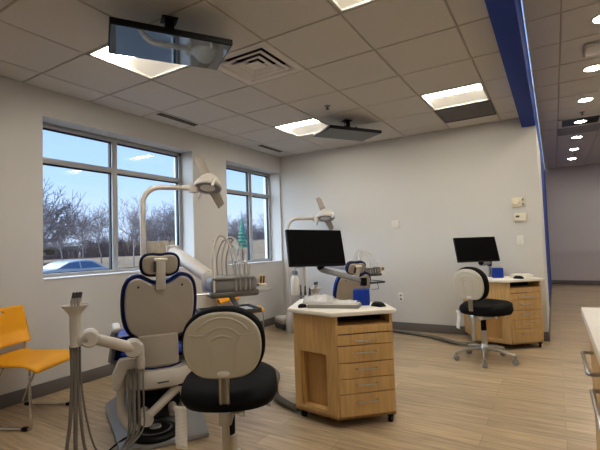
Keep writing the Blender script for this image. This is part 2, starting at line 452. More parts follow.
# ------------------------------------------------------------------ wall plates
def plate(name, label, cat, x, z, w, h, m, d=.012, wall='back'):
    if wall == 'back': r = thing(name, label, cat, (x, YB-.0, z))
    else: r = thing(name, label, cat, (XL, x, z), PI/2)
    MB().box(-w/2, w/2, -d, 0, -h/2, h/2, .004).build('plate', m, r); return r
r = plate('light_switch', 'white double light switch alone on the middle of the back wall', 'light switch', -1.92, 1.49, .115, .115, M['white'])
for x in (-.025, .025): MB().box(x-.016, x+.016, -.018, -.01, -.033, .033, .003).build('rocker', M['white'], r)
r = plate('wall_outlet', 'white electrical outlet low on the back wall above the baseboard', 'outlet', -1.89, .46, .075, .118, M['white'])
for z in (-.025, .025): MB().box(-.016, .016, -.016, -.01, z-.014, z+.014, .003).build('socket', M['grey'], r)
r = plate('light_switch', 'white light switch above the far desk cart, lowest of three wall plates', 'light switch', -.355, 1.21, .075, .118, M['white'])
MB().box(-.016, .016, -.018, -.01, -.033, .033, .003).build('rocker', M['sill'], r)
r = plate('wall_thermostat', 'cream wall thermostat with a small dark display, middle of three wall plates', 'thermostat', -.345, 1.49, .135, .1, M['cream'], .03)
MB().box(-.045, -.005, -.033, -.028, .0, .024, .002).build('display', M['dgrey'], r)
MB().box(-.05, .05, -.032, -.028, -.035, -.015, .002).build('button_strip', M['white'], r)
r = plate('wall_control', 'cream control box with switches near the corner, highest of three wall plates', 'wall control', -.35, 1.68, .15, .115, M['cream'], .02)
MB().lathe([(0, 0), (.036, 0), (.036, .012), (.03, .018), (0, .018)], 20, mtx=T(-.03, -.02, .0) @ RX(PI/2)).build('dial', M['cream'], r)
for z in (.028, -.03): MB().box(.035, .055, -.032, -.018, z-.014, z+.014, .002).build('switch', M['grey'], r)

# ------------------------------------------------------------------ dental chairs
AX = math.radians(-57)          # heading of the chair axis measured from +Y towards +X
def crz(): return -AX           # local +Y -> (sin AX, cos AX)

def outline(pts, n=8):          # right half, from top notch to bottom centre -> closed polygon
    L = [(-x, z) for x, z in pts[1:-1]][::-1]
    P = spline([(x, z, 0) for x, z in pts]+[(x, z, 0) for x, z in L], n, True)
    return [(p.x, p.y) for p in P]
def grow(poly, d):
    n = len(poly); out = []
    for i in range(n):
        a = Vector(poly[i-1]); b = Vector(poly[(i+1) % n]); t = (b-a).normalized()
        out.append((poly[i][0]+t.y*d, poly[i][1]-t.x*d))
    return out
def ccw(poly):
    s = sum(poly[i-1][0]*poly[i][1]-poly[i][0]*poly[i-1][1] for i in range(len(poly)))
    return poly if s > 0 else poly[::-1]

def dental_chair(O, label, dz, lean=7, pad=.085):
    r = thing('dental_chair', label, 'dental chair', (O[0], O[1], 0), crz(), 'dental chairs')
    # base plate and floor box
    MB().prism([(-.27, -.22), (.27, -.22), (.31, .1), (.31, .72), (.2, .95), (-.2, .95), (-.33, .72), (-.33, .5), (-.29, .1)], 0, .035, .012).build('base_plate', M['grey'], r)
    MB().box(-.17, .17, .15, .62, .035, .17+min(0, dz)*.4, .04, 3).build('base_cover', M['dgrey'], r)
    MB().box(-.15, .15, .1, .5, .12, .24+min(0, dz)*.7, .03, 3).build('lift_housing', M['black'], r)
    m = MB()
    for x in (-.1, .09): m.tube([(x, .05, .1), (x*.9, .28, .24), (x*.8, .5, .36+dz)], .03, 12)
    m.box(-.16, .16, .42, .6, .28+dz, .37+dz, .02)
    m.build('lift_arm', M['shell_l'], r)
    m = MB(); m.tube([(-.1, -.1, .16), (.13, -.06, .33+dz)], [.026, .032], 12); m.lathe([(0, -.03), (.04, -.03), (.04, .03), (0, .03)], 16, mtx=T(-.1, -.1, .15) @ RX(PI/2)); m.build('lift_strut', M['shell_l'], r)
    MB().box(.1, .17, -.1, -.02, .32+dz, .36+dz, .01).build('strut_cap', M['black'], r)
    # pan below the seat
    m = MB()
    def pan(u, v):
        a = 2*PI*u; q = v
        R = [0, .75, .97, 1.0, .9, 0][int(round(q*5))]; z = [.31, .315, .345, .40, .445, .447][int(round(q*5))]
        ex = 3.2
        c, s = math.cos(a), math.sin(a)
        k = (abs(c)**ex+abs(s)**ex)**(-1/ex)
        return (.235*R*k*c, .16+.3*R*k*s, z+dz)
    m.grid(pan, 40, 5); m.build('seat_pan', M['shell_l'], r, 50)
    MB().box(-.035, .035, -.146, -.135,   .375+dz, .383+dz).build('pan_slot', M['dgrey'], r)
    # seat cushion and legrest
    m = MB()
    sec = [(0, .67), (.10, .655), (.3, .63), (.55, .63), (.7, .6), (.85, .53), (.98, .47)]
    def cush(u, v):
        y = .02+.96*v
        for (ya, za), (yb, zb) in zip(sec, sec[1:]):
            if ya <= y <= yb+1e-6: z = za+(zb-za)*(y-ya)/(yb-ya); break
        w = .30-.09*max(0, (v-.55)/.45)
        if v > .93: w *= 1-.5*((v-.93)/.07)**2
        a = 2*PI*u; c, s = math.cos(a), math.sin(a); k = (abs(c)**4+abs(s)**4)**(-.25)
        return (w*k*c*(1), y, z-.085+dz+.085*k*s+.02*(abs(c)**2)*(1 if s > 0 else 0))
    m.grid(cush, 32, 22)
    m.ball((0, .04, .55+dz), (.25, .05, .05)); m.ball((0, .97, .415+dz), (.13, .04, .055))
    m.build('seat_cushion', M['blue'], r, 60)
    # back rest, slightly reclined about its hinge
    tilt = T(0, .02, .62+dz) @ RX(math.radians(lean)) @ T(0, -.02, -.62-dz)
    half = [(0, 1.01), (.05, 1.015), (.095, 1.04), (.136, 1.06), (.182, 1.046), (.208, 1.01), (.22, .95), (.222, .87), (.213, .78), (.184, .705), (.125, .662), (.05, .65), (0, .648)]
    half = [(x, z+dz) for x, z in half]
    pl = ccw(outline(half))
    XZ = frame((1, 0, 0), (0, 0, 1), (0, -1, 0), (0, 0, 0))      # (x, z, depth) -> world, +depth points backwards
    MB().prism(pl, .0, .038, .016, 3, mtx=tilt @ XZ).build('backrest_shell', M['shell'], r, 50)
    MB().prism(grow(pl, .018), -pad, -.001, .028, 4, mtx=tilt @ XZ).build('back_cushion', M['blue'], r, 60)
    p2 = spline([(x, z, 0) for x, z in grow(pl, .016)], 1, True)
    MB().tube([(p.x, -.002, p.y) for p in p2], .009, 8, True, mtx=tilt).build('back_piping', M['navy'], r)
    m = MB()
    for x in (-.14, .14): m.ball((x, -.04, 1.005+dz), (.008, .004, .008), u=10, v=6)
    m = m.build('back_screw', M['dgrey'], r); m.matrix_basis = tilt
    # lower back cover
    half = [(0, .672), (.06, .672), (.115, .67), (.128, .655), (.13, .56), (.128, .47), (.115, .452), (.05, .445), (0, .444)]
    pl = ccw(outline([(x, z+dz) for x, z in half], 5))
    MB().prism(pl, -.04, .035, .015, 3, mtx=T(-.015, -.02, 0) @ XZ).build('lower_back_cover', M['shell'], r, 50)
    MB().tube([(-.128, -.05, .468+dz), (-.06, -.055, .452+dz), (.06, -.055, .452+dz), (.128, -.05, .468+dz)], .006, 8).build('cover_piping', M['navy'], r)
    # head rest
    half = [(0, 1.203), (.045, 1.208), (.082, 1.205), (.108, 1.185), (.115, 1.148), (.106, 1.105), (.082, 1.085), (.045, 1.08), (0, 1.083)]
    pl = ccw(outline([(x, z+dz) for x, z in half], 6))
    hr = MB().prism(pl, .0, .03, .014, 3, mtx=tilt @ XZ).build('headrest', M['shell'], r, 50)
    MB().prism(grow(pl, .012), -.06, -.001, .025, 4, mtx=tilt @ XZ).build('headrest_cushion', M['navy'], hr, 60)
    p2 = grow(pl, .01)
    MB().tube([(x, -.002, z) for x, z in p2], .007, 8, True, mtx=tilt).build('headrest_piping', M['navy'], hr)
    m = MB(); m.box(-.03, .03, -.058, -.03, .98+dz, 1.185+dz, .008, mtx=tilt); m.build('headrest_stem', M['shell_l'], r)
    MB().box(-.042, .042, -.06, -.028, 1.175+dz, 1.192+dz, .005, mtx=tilt).build('stem_cap', M['white'], r)
    m = MB(); m.box(-.045, -.03, -.05, -.03, 1.1+dz, 1.17+dz, .003, mtx=tilt); m.build('stem_groove', M['dgrey'], r)
    # armrests
    for s in (-1, 1):
        a = MB().box(s*.265-.026, s*.265+.026, .05, .3, .69+dz, .725+dz, .015, 3).build('armrest', M['white'], r)
        MB().tube([(s*.275, .12, .69+dz), (s*.3, .12, .5+dz), (s*.2, .16, .43+dz)], .022, 10).build('armrest_support', M['grey'], a)
    return r

def corr(pts, r, pitch=.018, amp=.12):
    P = spline(pts, 14); out = [P[0]]; acc = 0; R = []
    D = [0]
    for a, b in zip(P, P[1:]): D.append(D[-1]+(b-a).length)
    n = int(D[-1]/pitch)*2; Q = []; k = 0
    for i in range(n+1):
        s = D[-1]*i/n
        while k < len(D)-2 and D[k+1] < s: k += 1
        t = (s-D[k])/max(1e-6, D[k+1]-D[k]); Q.append(P[k].lerp(P[k+1], min(1, t))); R.append(r*(1+amp*(1 if i % 2 else -1)))
    return Q, R

def dental_light(O, label, px, py, z):
    r = thing('dental_light', label, 'dental light', (O[0], O[1], 0), crz(), 'dental operating lights')
    m = MB(); m.lathe([(0, .0), (.06, .0), (.06, .25), (.03, .3), (0, .3)], 20, mtx=T(px, py, 0)); m.build('post_base', M['shell_l'], r)
    hx, hy = px+.55, py
    pts = [(px, py, .25), (px, py, 1.0), (px, py, z-.16)]+[(px+.16*(1-math.cos(t)), py, z-.16+.16*math.sin(t)) for t in [PI/2*k/7 for k in range(1, 8)]]+[(hx-.1, py, z)]
    MB().tube(pts, .026, 14).build('post', M['shell_l'], r)
    # head: yoke, long shield bar, oval lamp
    h = MB(); h.lathe([(0, -.05), (.045, -.045), (.05, 0), (.045, .045), (0, .05)], 18, mtx=T(hx-.08, py, z)); 
    h = h.build('lamp_joint', M['shell_l'], r)
    bd = Vector((.43, 0.05, -.9)).normalized(); yv = Vector((0, 1, .0)); zv = bd.cross(yv).normalized(); yv = zv.cross(bd)
    F = frame(zv, yv, bd, (hx+.09, py, z+.05))
    m = MB()
    half = [(-.03, -.29), (.02, -.29), (.045, -.25), (.045, -.1), (.07, 0.0), (.05, .1), (.045, .24), (-.03, .26), (-.045, .1), (-.07, 0), (-.045, -.1)]
    m.prism([(x, y) for x, y in half], -.0, .03, .008, 2, mtx=F @ frame((1, 0, 0), (0, 0, 1), (0, 1, 0), (0, 0, 0)))
    m.build('shield_bar', M['shell'], r)
    d = Vector((-.2, -.22, -.95)).normalized()
    A = T(hx+.05, py-.06, z+.02) @ align(d)
    lp = MB(); lp.lathe([(0, -.12), (.05, -.115), (.1, -.08), (.14, -.03), (.158, 0), (.16, .02), (.15, .032), (.14, .03), (.135, .02), (0, .018)], 28, mtx=A @ Matrix.Diagonal((1, .85, 1, 1)))
    lp = lp.build('lamp_head', M['shell_l'], r, 50)
    MB().lathe([(0, .019), (.085, .021), (.085, .027), (0, .03)], 24, mtx=A @ Matrix.Diagonal((1, .85, 1, 1))).build('lens', M['lamp'], lp)
    m = MB(); m.lathe([(.09, .019), (.13, .022), (.13, .028), (.09, .027)], 24, mtx=A @ Matrix.Diagonal((1, .85, 1, 1))); m.build('lens_ring', M['grey'], lp)
    for s in (-1, 1):
        c = A @ Vector((s*.155, .0, .0)); e = A @ Vector((s*.2, .02, .08))
        q = A @ Vector((s*.2, 0, .01))
        MB().tube(spline([c, q, e], 5), .013, 10).build('grip_handle', M['white'], lp)
    return r

def delivery_unit(O, label, px, py, cx_, cy_, z, ph=1.215, zs=1.1):
    r = thing('delivery_unit', label, 'delivery unit', (O[0], O[1], 0), crz(), 'dental delivery units')
    MB().lathe([(0, 0), (.05, 0), (.05, .2), (.03, .24), (.03, ph-.055), (.06, ph-.045), (.06, ph+.055), (0, ph+.065)], 20, mtx=T(px, py, 0)).build('post', M['shell_l'], r)
    a = Vector((px, py, ph)); b = Vector((cx_-.16, cy_+.12, z+.05)); d = (b-a)
    MB().tube([a, a+d*.04, a+d*.5, a+d*.94, b], [.05, .06, .058, .054, .045], 14).build('arm', M['shell_l'], r)
    MB().lathe([(0, -.1), (.045, -.1), (.05, -.06), (.05, .04), (.04, .055), (0, .055)], 20, mtx=T(b.x, b.y, b.z-.02)).build('arm_joint', M['shell_l'], r)
    C = T(cx_, cy_, z) @ Matrix.Diagonal((1, 1, zs, 1))
    MB().box(-.19, .175, -.11, .13, -.065, .05, .04, 5, mtx=C).build('control_head', M['grey'], r)
    MB().box(-.19, .19, -.1, .12, -.095, -.05, .02, 3, mtx=C).build('head_base', M['hose'], r)
    m = MB()
    m.tube([(-.2, -.08, -.06), (-.3, -.1, -.058)], .008, 8, mtx=C); m.build('side_handle', M['steel'], r)
    m = MB(); m.tube(spline([(.165, -.06, -.07), (.25, -.08, -.065), (.29, -.09, -.05)], 5), .009, 10, mtx=C); m.build('side_handle', M['shell_l'], r)
    hd = MB(); hd.box(.19, .26, -.08, -.03, -.035, -.015, .005, mtx=C).box(.195, .255, -.045, -.035, -.02, .05, .004, mtx=C); hd = hd.build('side_holder', M['cream'], r)
    for x in (.212, .236): MB().tube([C @ Vector((x, -.06, -.02)), C @ Vector((x+.006, -.06, .035))], .007, 8).build('holder_plug', mat('brown_plug', (120, 84, 44), .5), hd)
    # tray and its support
    MB().tube([C @ Vector((-.02, 0, -.08)), C @ Vector((.03, -.02, -.17))], .022, 10).build('tray_post', M['grey'], r)
    t = MB(); t.box(-.25, .17, -.16, .12, -.205, -.19, .006, mtx=C).box(-.25, .17, -.165, -.15, -.205, -.175, .004, mtx=C).box(-.25, .17, .11, .125, -.205, -.175, .004, mtx=C).box(-.26, -.24, -.16, .12, -.205, -.175, .004, mtx=C).box(.16, .18, -.16, .12, -.205, -.175, .004, mtx=C)
    t = t.build('tray', M['dgrey'], r)
    MB().box(-.1, .14, -.12, .08, -.19, -.185, .001, mtx=C).build('paper_liner', M['white'], t)
    MB().tube([C @ Vector((.1, -.1, -.2)), C @ Vector((.12, -.1, -.3)), C @ Vector((.11, .05, -.33))], .006, 8).build('tray_handle', M['grey'], r)
    # whip arms with handpieces, front bank
    for k, x in enumerate((-.15, -.12, -.085, -.045, -.01)):
        h_ = [.0, .33, .30, .32, .3][k]
        if k:
            q = [(x, .1, .03), (x-.008, .09, .16), (x+.02, .06, h_-.03), (x+.055, .03, h_), (x+.095, -.02, h_-.06), (x+.115, -.06, .12), (x+.115, -.1, .0)]
            wq = MB().tube([C @ v for v in spline(q, 8)], .006, 8).build('whip_hose', M['shell_l'] if k % 2 else M['steel'], r)
        q = MB(); zt = [.29, .15, .13, .14, .12][k]
        xh = -.17 if k == 0 else x+.115
        q.tube([C @ Vector((xh, -.115, -.05)), C @ Vector((xh, -.11, .05)), C @ Vector((xh, -.1, zt-.04)), C @ Vector((xh+.004, -.1, zt)), C @ Vector((xh, -.12, zt+.008))], [.008, .009, .007, .006, .005], 10)
        q.build('handpiece', M['steel'] if k else M['white'], r)
    MB().box(-.18, .14, -.125, -.1, .03, .045, .004, mtx=C).build('handpiece_holder', M['grey'], r)
    return r

def assistant_arm(O, label, hx, hy, dz, rack=0):
    r = thing('assistant_arm', label, 'suction arm', (O[0], O[1], 0), crz(), 'assistant suction arms')
    # support column, foot on the base plate
    m = MB(); m.tube(spline([(-.14, -.02, .06), (-.2, .0, .09), (-.24, .02, .17), (-.245, .02, .32+dz*.6), (-.245, .0, .45+dz)], 6), .029, 14); m.build('support_column', M['shell_l'], r)
    m = MB(); m.prism([(-.31, .45), (-.295, .37), (-.255, .37), (-.22, .465), (-.16, .47), (-.11, .475), (-.11, .56), (-.26, .56)], -.02, .06, .015, 2, mtx=T(0, -.1, dz) @ frame((1, 0, 0), (0, 0, 1), (0, -1, 0), (0, 0, 0))); m.build('mounting_bracket', M['shell_l'], r)
    ex, ey, ez = -.185, -.22, .64+dz
    m = MB(); m.lathe([(0, -.055), (.045, -.055), (.052, -.045), (.052, .045), (.045, .055), (0, .055)], 24, mtx=T(ex, ey, ez) @ RX(PI/2)); m.box(-.165, -.12, -.24, -.15, .5+dz, .66+dz, .02, mtx=None); m.build('elbow_joint', M['shell_l'], r)
    jx, jy, jz = hx+.07, hy+.03, .755+dz
    MB().tube([(ex, ey-.02, ez), (ex+(jx-ex)*.5, ey+(jy-ey)*.5, (ez+jz)/2), (jx, jy, jz)], [.035, .032, .03], 14).build('arm', M['shell_l'], r)
    MB().lathe([(0, -.055), (.04, -.055), (.047, -.045), (.047, .045), (.04, .055), (0, .055)], 24, mtx=T(jx, jy, jz) @ RX(PI/2)).build('wrist_joint', M['shell_l'], r)
    m = MB(); m.box(hx-.01, jx, hy-.025, hy+.03, jz-.025, jz+.025, .01); m.build('wrist_link', M['shell_l'], r)
    h = MB(); h.lathe([(0, .72), (.026, .72), (.028, .83), (.028, .885), (.036, .905), (.062, .935), (.068, .948), (.06, .944), (.025, .925), (0, .925)], 24, mtx=T(hx, hy, dz)); h = h.build('holder_cup', M['shell_l'], r, 50)
    for k in range(3):
        x = hx-.015+.016*k
        q = MB().tube([(x, hy+.006*(k-1), .925+dz), (x+.002, hy, .965+dz), (x+.008, hy, .985+dz)], [.009, .011, .01], 10); q = q.build('suction_tip', M['steel'], r)
        MB().tube([(x+.006, hy, .983+dz), (x+.013, hy, 1.015+dz)], .009, 10).build('tip_valve', M['dgrey'], q)
    if rack:
        MB().box(hx-.2, hx+.02, hy-.02, hy+.02, .86+dz, .88+dz, .004).build('rack_bar', M['grey'], r)
        for k in range(rack):
            x = hx-.18+.055*k
            q = MB(); q.lathe([(0, .76+dz), (.01, .76+dz), (.014, .82+dz), (.014, .9+dz), (.009, .93+dz), (.008, 1.0+dz-.02*k), (0, 1.0+dz-.02*k)], 12, mtx=T(x, hy, 0)); q = q.build('syringe', M['dgrey'], r)
    # hoses: hang from the cup in a U and rise to the bracket
    for k in range(4):
        x0 = hx-.02+.014*k; bx_ = -.21+.028*k
        rr = [.0095, .011, .0085, .005][k]
        lo = .03+.012*k
        pts = [(x0, hy+.012*(k % 2), .73+dz), (x0+.004, hy, .55+dz), (x0-.006+.012*k, hy-.01, .33+dz*.6), (x0-.02+.032*k, hy-.02+.02*k, .13), (x0+.06+.03*k, hy+.02*k, lo), ((x0+bx_)/2+.03, hy+.06, lo), (bx_-.012, -.22, .1+.01*k), (bx_, -.2, .28+dz*.6), (bx_, -.17, .5+dz)]
        MB().tube(spline(pts, 8), rr, 10).build('hose', M['hose'], r)
    return r

def foot_control(O, label, px, py):
    r = thing('foot_control', label, 'foot pedal', (O[0]+px*math.cos(-AX)-py*math.sin(-AX), O[1]+px*math.sin(-AX)+py*math.cos(-AX), .035), crz(), 'dental foot pedals')
    MB().lathe([(0, 0), (.15, 0), (.15, .015), (.135, .03), (.06, .042), (0, .045)], 36).build('disc', M['black'], r)
    c = MB(); c.lathe([(0, .043), (.038, .043), (.036, .053), (0, .055)], 24); c = c.build('centre_button', M['grey'], r)
    m = MB(); m.lathe([(.088, .036), (.098, .041), (.108, .036)], 36); m.build('ring', M['dgrey'], r)
    m = MB(); m.tube(spline([(-.13, .02, .02), (-.2, .0, .005), (-.28, -.04, -.028), (-.3, -.14, -.028), (-.22, -.2, -.028), (-.16, -.17, -.028)], 8), .006, 8); m.build('cable', M['black'], r)
    return r

OA = (-2.33, 1.95); OB = (-2.25, 4.62)
dental_chair(OA, 'beige-backed dental chair with blue cushions beneath the nearer television', 0)
dental_chair((-2.17, 4.65), 'farther dental chair mostly hidden behind the wooden desk cart', -.15, 22, .06)
dental_light(OA, 'beige dental light on a curved post before the larger window', 0, 1.1, 1.83)
dental_light(OB, 'beige dental light on a curved post by the back wall corner', -.2, 1.1, 1.63)
delivery_unit(OA, 'dental instrument unit with looping hoses and tray, in front of the smaller window', .25, 1.0, .56, .15, .965)
delivery_unit(OB, 'dental instrument unit behind the monitor of the nearer desk cart', .0, 1.06, .47, .14, .885, 1.04, .8)
assistant_arm(OA, 'beige suction arm with hanging grey hoses left of the nearer dental chair', -.49, -.385, 0)
assistant_arm(OB, 'suction arm of the farther dental chair, seen below the near monitor', -.46, -.2, -.2, 3)
foot_control(OA, 'round black foot pedal on the base of the nearer dental chair', -.045, -.07)

# white water bottle hung on the farther chair's post
r = thing('water_bottle', 'white water bottle with grey cap beside the farther light post', 'bottle', (-2.62, 4.16, .66))
MB().lathe([(0, 0), (.045, 0), (.05, .01), (.05, .17), (.042, .2), (.022, .225), (.022, .24), (0, .24)], 24).build('bottle_body', M['white'], r)
MB().lathe([(0, .235), (.034, .235), (.034, .275), (.02, .285), (0, .285)], 20).build('cap', M['grey'], r)
m = MB(); m.tube([(.0, .0, .285), (.0, .0, .32), (.05, .06, .33)], .02, 10); m.tube([(.075, .09, -.62), (.075, .09, .45)], .018, 12); m.box(.0, .13, .04, .15, -.66, -.6, .01); m.build('bracket', M['shell_l'], r)

# floor utility box in the corner
r = thing('utility_box', 'grey-topped utility box on the floor in the far corner', 'utility box', (-3.47, 5.36, 0), crz())
MB().box(-.2, .2, -.16, .16, .0, .07, .02, 3).build('base', M['dgrey'], r)
MB().box(-.21, .21, -.17, .17, .07, .18, .045, 4).build('cover', M['shell_l'], r)

# ------------------------------------------------------------------ stool
def make_stool(loc, rz, label):
    r = thing('clinic_stool', label, 'stool', loc, rz, 'black seated clinic stools')
    # seat faces local +Y; backrest at -Y
    m = MB()
    def seat(u, v):
        a = 2*PI*u; c, s = math.cos(a), math.sin(a); ex = 2.6
        k = (abs(c)**ex+abs(s)**ex)**(-1/ex)
        prof = [(0, .470), (.7, .466), (.93, .476), (1.0, .510), (.97, .544), (.85, .570), (.6, .568), (.3, .561), (0, .560)]
        i = int(round(v*8)); R, z = prof[i]
        x = .243*R*k*c; y = .235*R*k*s
        if i >= 4: z += .018*(x/.232)**2+.035*max(0, y/.235)*R-.03*max(0, -y/.235)*R
        return (x, y+.045, z)
    m.grid(seat, 48, 8); m.build('seat', M['blackfab'], r, 70)
    yb = -.175
    rec = T(0, yb, .62) @ RX(math.radians(6)) @ T(0, -yb, -.62)
    half = [(0, .945), (.06, .94), (.115, .917), (.16, .873), (.178, .81), (.174, .74), (.146, .68), (.1, .645), (.04, .635), (0, .634)]
    pl = ccw(outline(half, 6)); XZ = frame((1, 0, 0), (0, 0, 1), (0, -1, 0), (0, yb, 0))
    b = MB().prism(pl, .0, .02, .012, 3, mtx=rec @ XZ).build('backrest_shell', M['stoolshell'], r, 60)
    MB().prism(grow(pl, .015), -.07, -.0005, .028, 4, mtx=rec @ XZ).build('back_cushion', M['blackfab'], r, 60)
    m = MB()
    for R in (.062, .1, .145):
        m.tube([rec @ Vector((R*math.cos(t), yb-.02, .775+R*math.sin(t))) for t in [math.radians(38+104*k/16) for k in range(17)]], .0055, 8)
    for s in (-1, 1):
        m.tube([rec @ v for v in spline([(s*.152, yb-.019, .845), (s*.12, yb-.02, .84), (s*.08, yb-.02, .835), (s*.055, yb-.02, .78), (s*.05, yb-.02, .68)], 6)], .004, 8)
    m.build('raised_rib', M['stoolshell'], b)
    MB().ball((0, 0, 0), (.03, .006, .014)).build('oval_badge', M['white'], b).matrix_basis = rec @ T(0, yb-.021, .66)
    m = MB()
    for x in (-.13, .13): m.ball((x, yb-.02, .68), (.004, .003, .004), u=8, v=6)
    m.build('back_screw', M['dgrey'], b)
    # flat bar from back to mechanism
    s_ = MB()
    s_.tube(spline([(0, yb-.006, .637), (0, yb-.008, .6), (0, yb-.005, .53), (0, yb+.03, .475), (0, yb+.1, .46)], 5), .012, 4)
    for x in (-.016, .016): s_.tube(spline([(x, yb-.008, .64), (x, yb-.01, .6), (x, yb-.007, .53), (x, yb+.025, .472), (x, yb+.1, .458)], 5), .009, 8)
    s_.build('back_support', M['steel'], r)
    MB().box(-.03, .03, -.18, .1, .415, .478, .008).build('mechanism', M['steel'], r)
    MB().box(-.018, .018, -.172, -.16, .22, .43, .003).build('adjuster_bar', M['steel'], r)
    k = MB(); k.tube([(.03, -.13, .455), (.06, -.13, .455)], .007, 10); k.tube([(.06, -.13, .455), (.085, -.13, .455)], .018, 12); k.build('adjust_knob', M['white'], r)
    MB().tube(spline([(.04, -.03, .47), (.11, -.05, .468), (.16, -.07, .475), (.21, -.08, .468)], 5), [.006]*10+[.011]*6, 10).build('lever', M['shell_l'], r)
    MB().tube(spline([(.04, .04, .47), (.14, .05, .47), (.24, .04, .475)], 5), .005, 8).build('lever', M['steel'], r)
    MB().lathe([(0, .16), (.03, .16), (.03, .3), (.022, .31), (.022, .44), (0, .44)], 20).build('column', M['steel'], r)
    MB().lathe([(0, .09), (.045, .09), (.05, .1), (.04, .15), (.03, .17), (0, .17)], 20).build('hub', M['steel'], r)
    MB().tube([(-.002, 0, .3), (-.002, 0, .43)], .026, 16).build('column_sleeve', M['black'], r)
    for i in range(5):
        a = 2*PI*i/5+.3; d = Vector((math.cos(a), math.sin(a), 0))
        l = MB().tube([d*.03+Vector((0, 0, .125)), d*.15+Vector((0, 0, .118)), d*.29+Vector((0, 0, .085))], [.024, .02, .014], 10).build('leg', M['steel'], r)
        c = MB(); p = d*.285
        for q in (-.014, .014):
            w = d.cross(Vector((0, 0, 1)))*q
            c.lathe([(0, -.008), (.022, -.008), (.026, -.004), (.026, .004), (.022, .008), (0, .008)], 18, mtx=T(p.x+w.x, p.y+w.y, .026) @ align(d.cross(Vector((0, 0, 1)))))
        c.tube([p+Vector((0, 0, .03)), p+Vector((0, 0, .08))], .012, 10)
        c.build('caster', M['grey'], l)
    # printed care tag hanging from the seat
    t = MB(); t.grid(lambda u, v: (-.25+.06*u+.01*v, -.11+.012*math.sin(v*5)-.02*u, .495-.19*v), 2, 10)
    t = t.build('care_tag', M['tag'], r); md = t.modifiers.new('t', 'SOLIDIFY'); md.thickness = .001
    return r
st = make_stool((-1.437, 1.63, 0), math.radians(34), 'black round-seated stool with beige shell back, nearest to the viewer')
dup(st, (-.665, 4.66, 0), math.radians(-29), 'black-seated stool with beige back in front of the far desk cart')
for o in COL.objects:
    pass

# ------------------------------------------------------------------ desk carts
def make_cart(loc, label):
    r = thing('desk_cart', label, 'desk cart', loc, 0, 'angled oak desk carts')
    # plan relative to (-1.3, 2.82)
    L, C, R_, BR, BL = (-.36, -.225), (0.01, -.28), (.31, .0), (.13, .25), (-.57, .25)
    top = [(-.41, -.225), (.0, -.315), (.345, .0), (.16, .275), (-.6, .275)]
    z0, z1 = .06, .745
    MB().prism(ccw(top), .745, .775, .006, 2).build('worktop', M['top'], r)
    b = MB()
    ply = ccw([L, C, R_, BR, BL])
    th = .02
    # side walls as thin panels except the two worked faces
    def wallp(p, q, za, zb, t=th):
        p, q = Vector((*p, 0)), Vector((*q, 0)); d = (q-p).normalized(); n = Vector((-d.y, d.x, 0))
        pts = [p, q, q+n*t, p+n*t]; b.prism([(v.x, v.y) for v in pts], za, zb)
    wallp(R_, BR, z0, z1); wallp(BR, BL, z0, z1); wallp(BL, L, z0, z1)
    b.prism(ply, z0, z0+.02)
    # chamfer face L-C: frame around a recessed niche
    d = (Vector(C)-Vector(L)); ln = d.length; d = d/ln; n = Vector((-d.y, d.x))
    def lc(s, dep): v = Vector(L)+d*s+n*dep; return (v.x, v.y)
    def lcp(s0, s1, za, zb, d0=0., d1=.02, tgt=None): (tgt or b).prism([lc(s0, d0), lc(s1, d0), lc(s1, d1), lc(s0, d1)], za, zb)
    lcp(0, .06, z0, z1); lcp(ln-.085, ln, z0, z1); lcp(.06, ln-.085, .48, z1); lcp(.06, ln-.085, z0, .105)
    lcp(.06, .075, .105, .48, .02, .06); lcp(ln-.1, ln-.085, .105, .48, .02, .06); lcp(.06, ln-.085, .48, .495, .02, .06); lcp(.06, ln-.085, .09, .105, .02, .06)
    # drawer side shell
    e = (Vector(R_)-Vector(C)); le = e.length; e = e/le; m_ = Vector((-e.y, e.x))
    def cr(s, dep): v = Vector(C)+e*s+m_*dep; return (v.x, v.y)
    def crp(mb, s0, s1, za, zb, d0, d1, bev=0.): mb.prism([cr(s0, d0), cr(s1, d0), cr(s1, d1), cr(s0, d1)], za, zb, bev, 1)
    crp(b, 0, .016, z0, z1, 0, .2); crp(b, le-.016, le, z0, z1, 0, .2); crp(b, .016, le-.016, z0, z0+.02, 0, .2); crp(b, .016, le-.016, .665, .68, .004, .2)
    b.build('carcass', M['oak'], r)
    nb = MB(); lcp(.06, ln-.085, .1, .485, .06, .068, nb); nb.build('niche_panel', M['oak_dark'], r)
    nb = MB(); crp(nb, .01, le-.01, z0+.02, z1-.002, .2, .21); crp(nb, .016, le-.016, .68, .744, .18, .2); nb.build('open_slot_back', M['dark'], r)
    nb = MB(); crp(nb, .012, le-.004, .625, .67, -.004, .012, .002); nb.build('pull_out_panel', M['oak'], r)
    bounds = [.62, .545, .43, .325, .225, .075]
    for zt, zb in zip(bounds, bounds[1:]):
        q = MB(); crp(q, .012, le-.004, zb+.003, zt-.002, -.008, .012, .002); q = q.build('drawer', M['oak'], r)
        zc = zt-.04 if zt-zb < .09 else (zt+zb)/2+.012 if zt-zb < .12 else zt-.05
        s0, s1 = le*.33, le*.67
        P = [Vector((*cr(s0, -.008), zc)), Vector((*cr(s0, -.03), zc)), Vector((*cr(s0+.006, -.034), zc)), Vector((*cr(s1-.006, -.034), zc)), Vector((*cr(s1, -.03), zc)), Vector((*cr(s1, -.008), zc))]
        MB().tube(P, .005, 8).build('drawer_handle', M['steel'], q)
    for px, py in ((.27, .0), (-.31, -.19), (-.4, .19), (.09, .2)):
        c = MB(); c.tube([(px-.012, py, .026), (px+.012, py, .026)], .026, 16); c.box(px-.02, px+.02, py-.02, py+.02, .04, .062, .004); c.build('caster', M['black'], r)
    return r
CA = (-1.3, 2.82, 0); CB = (-.47, 5.47, 0)
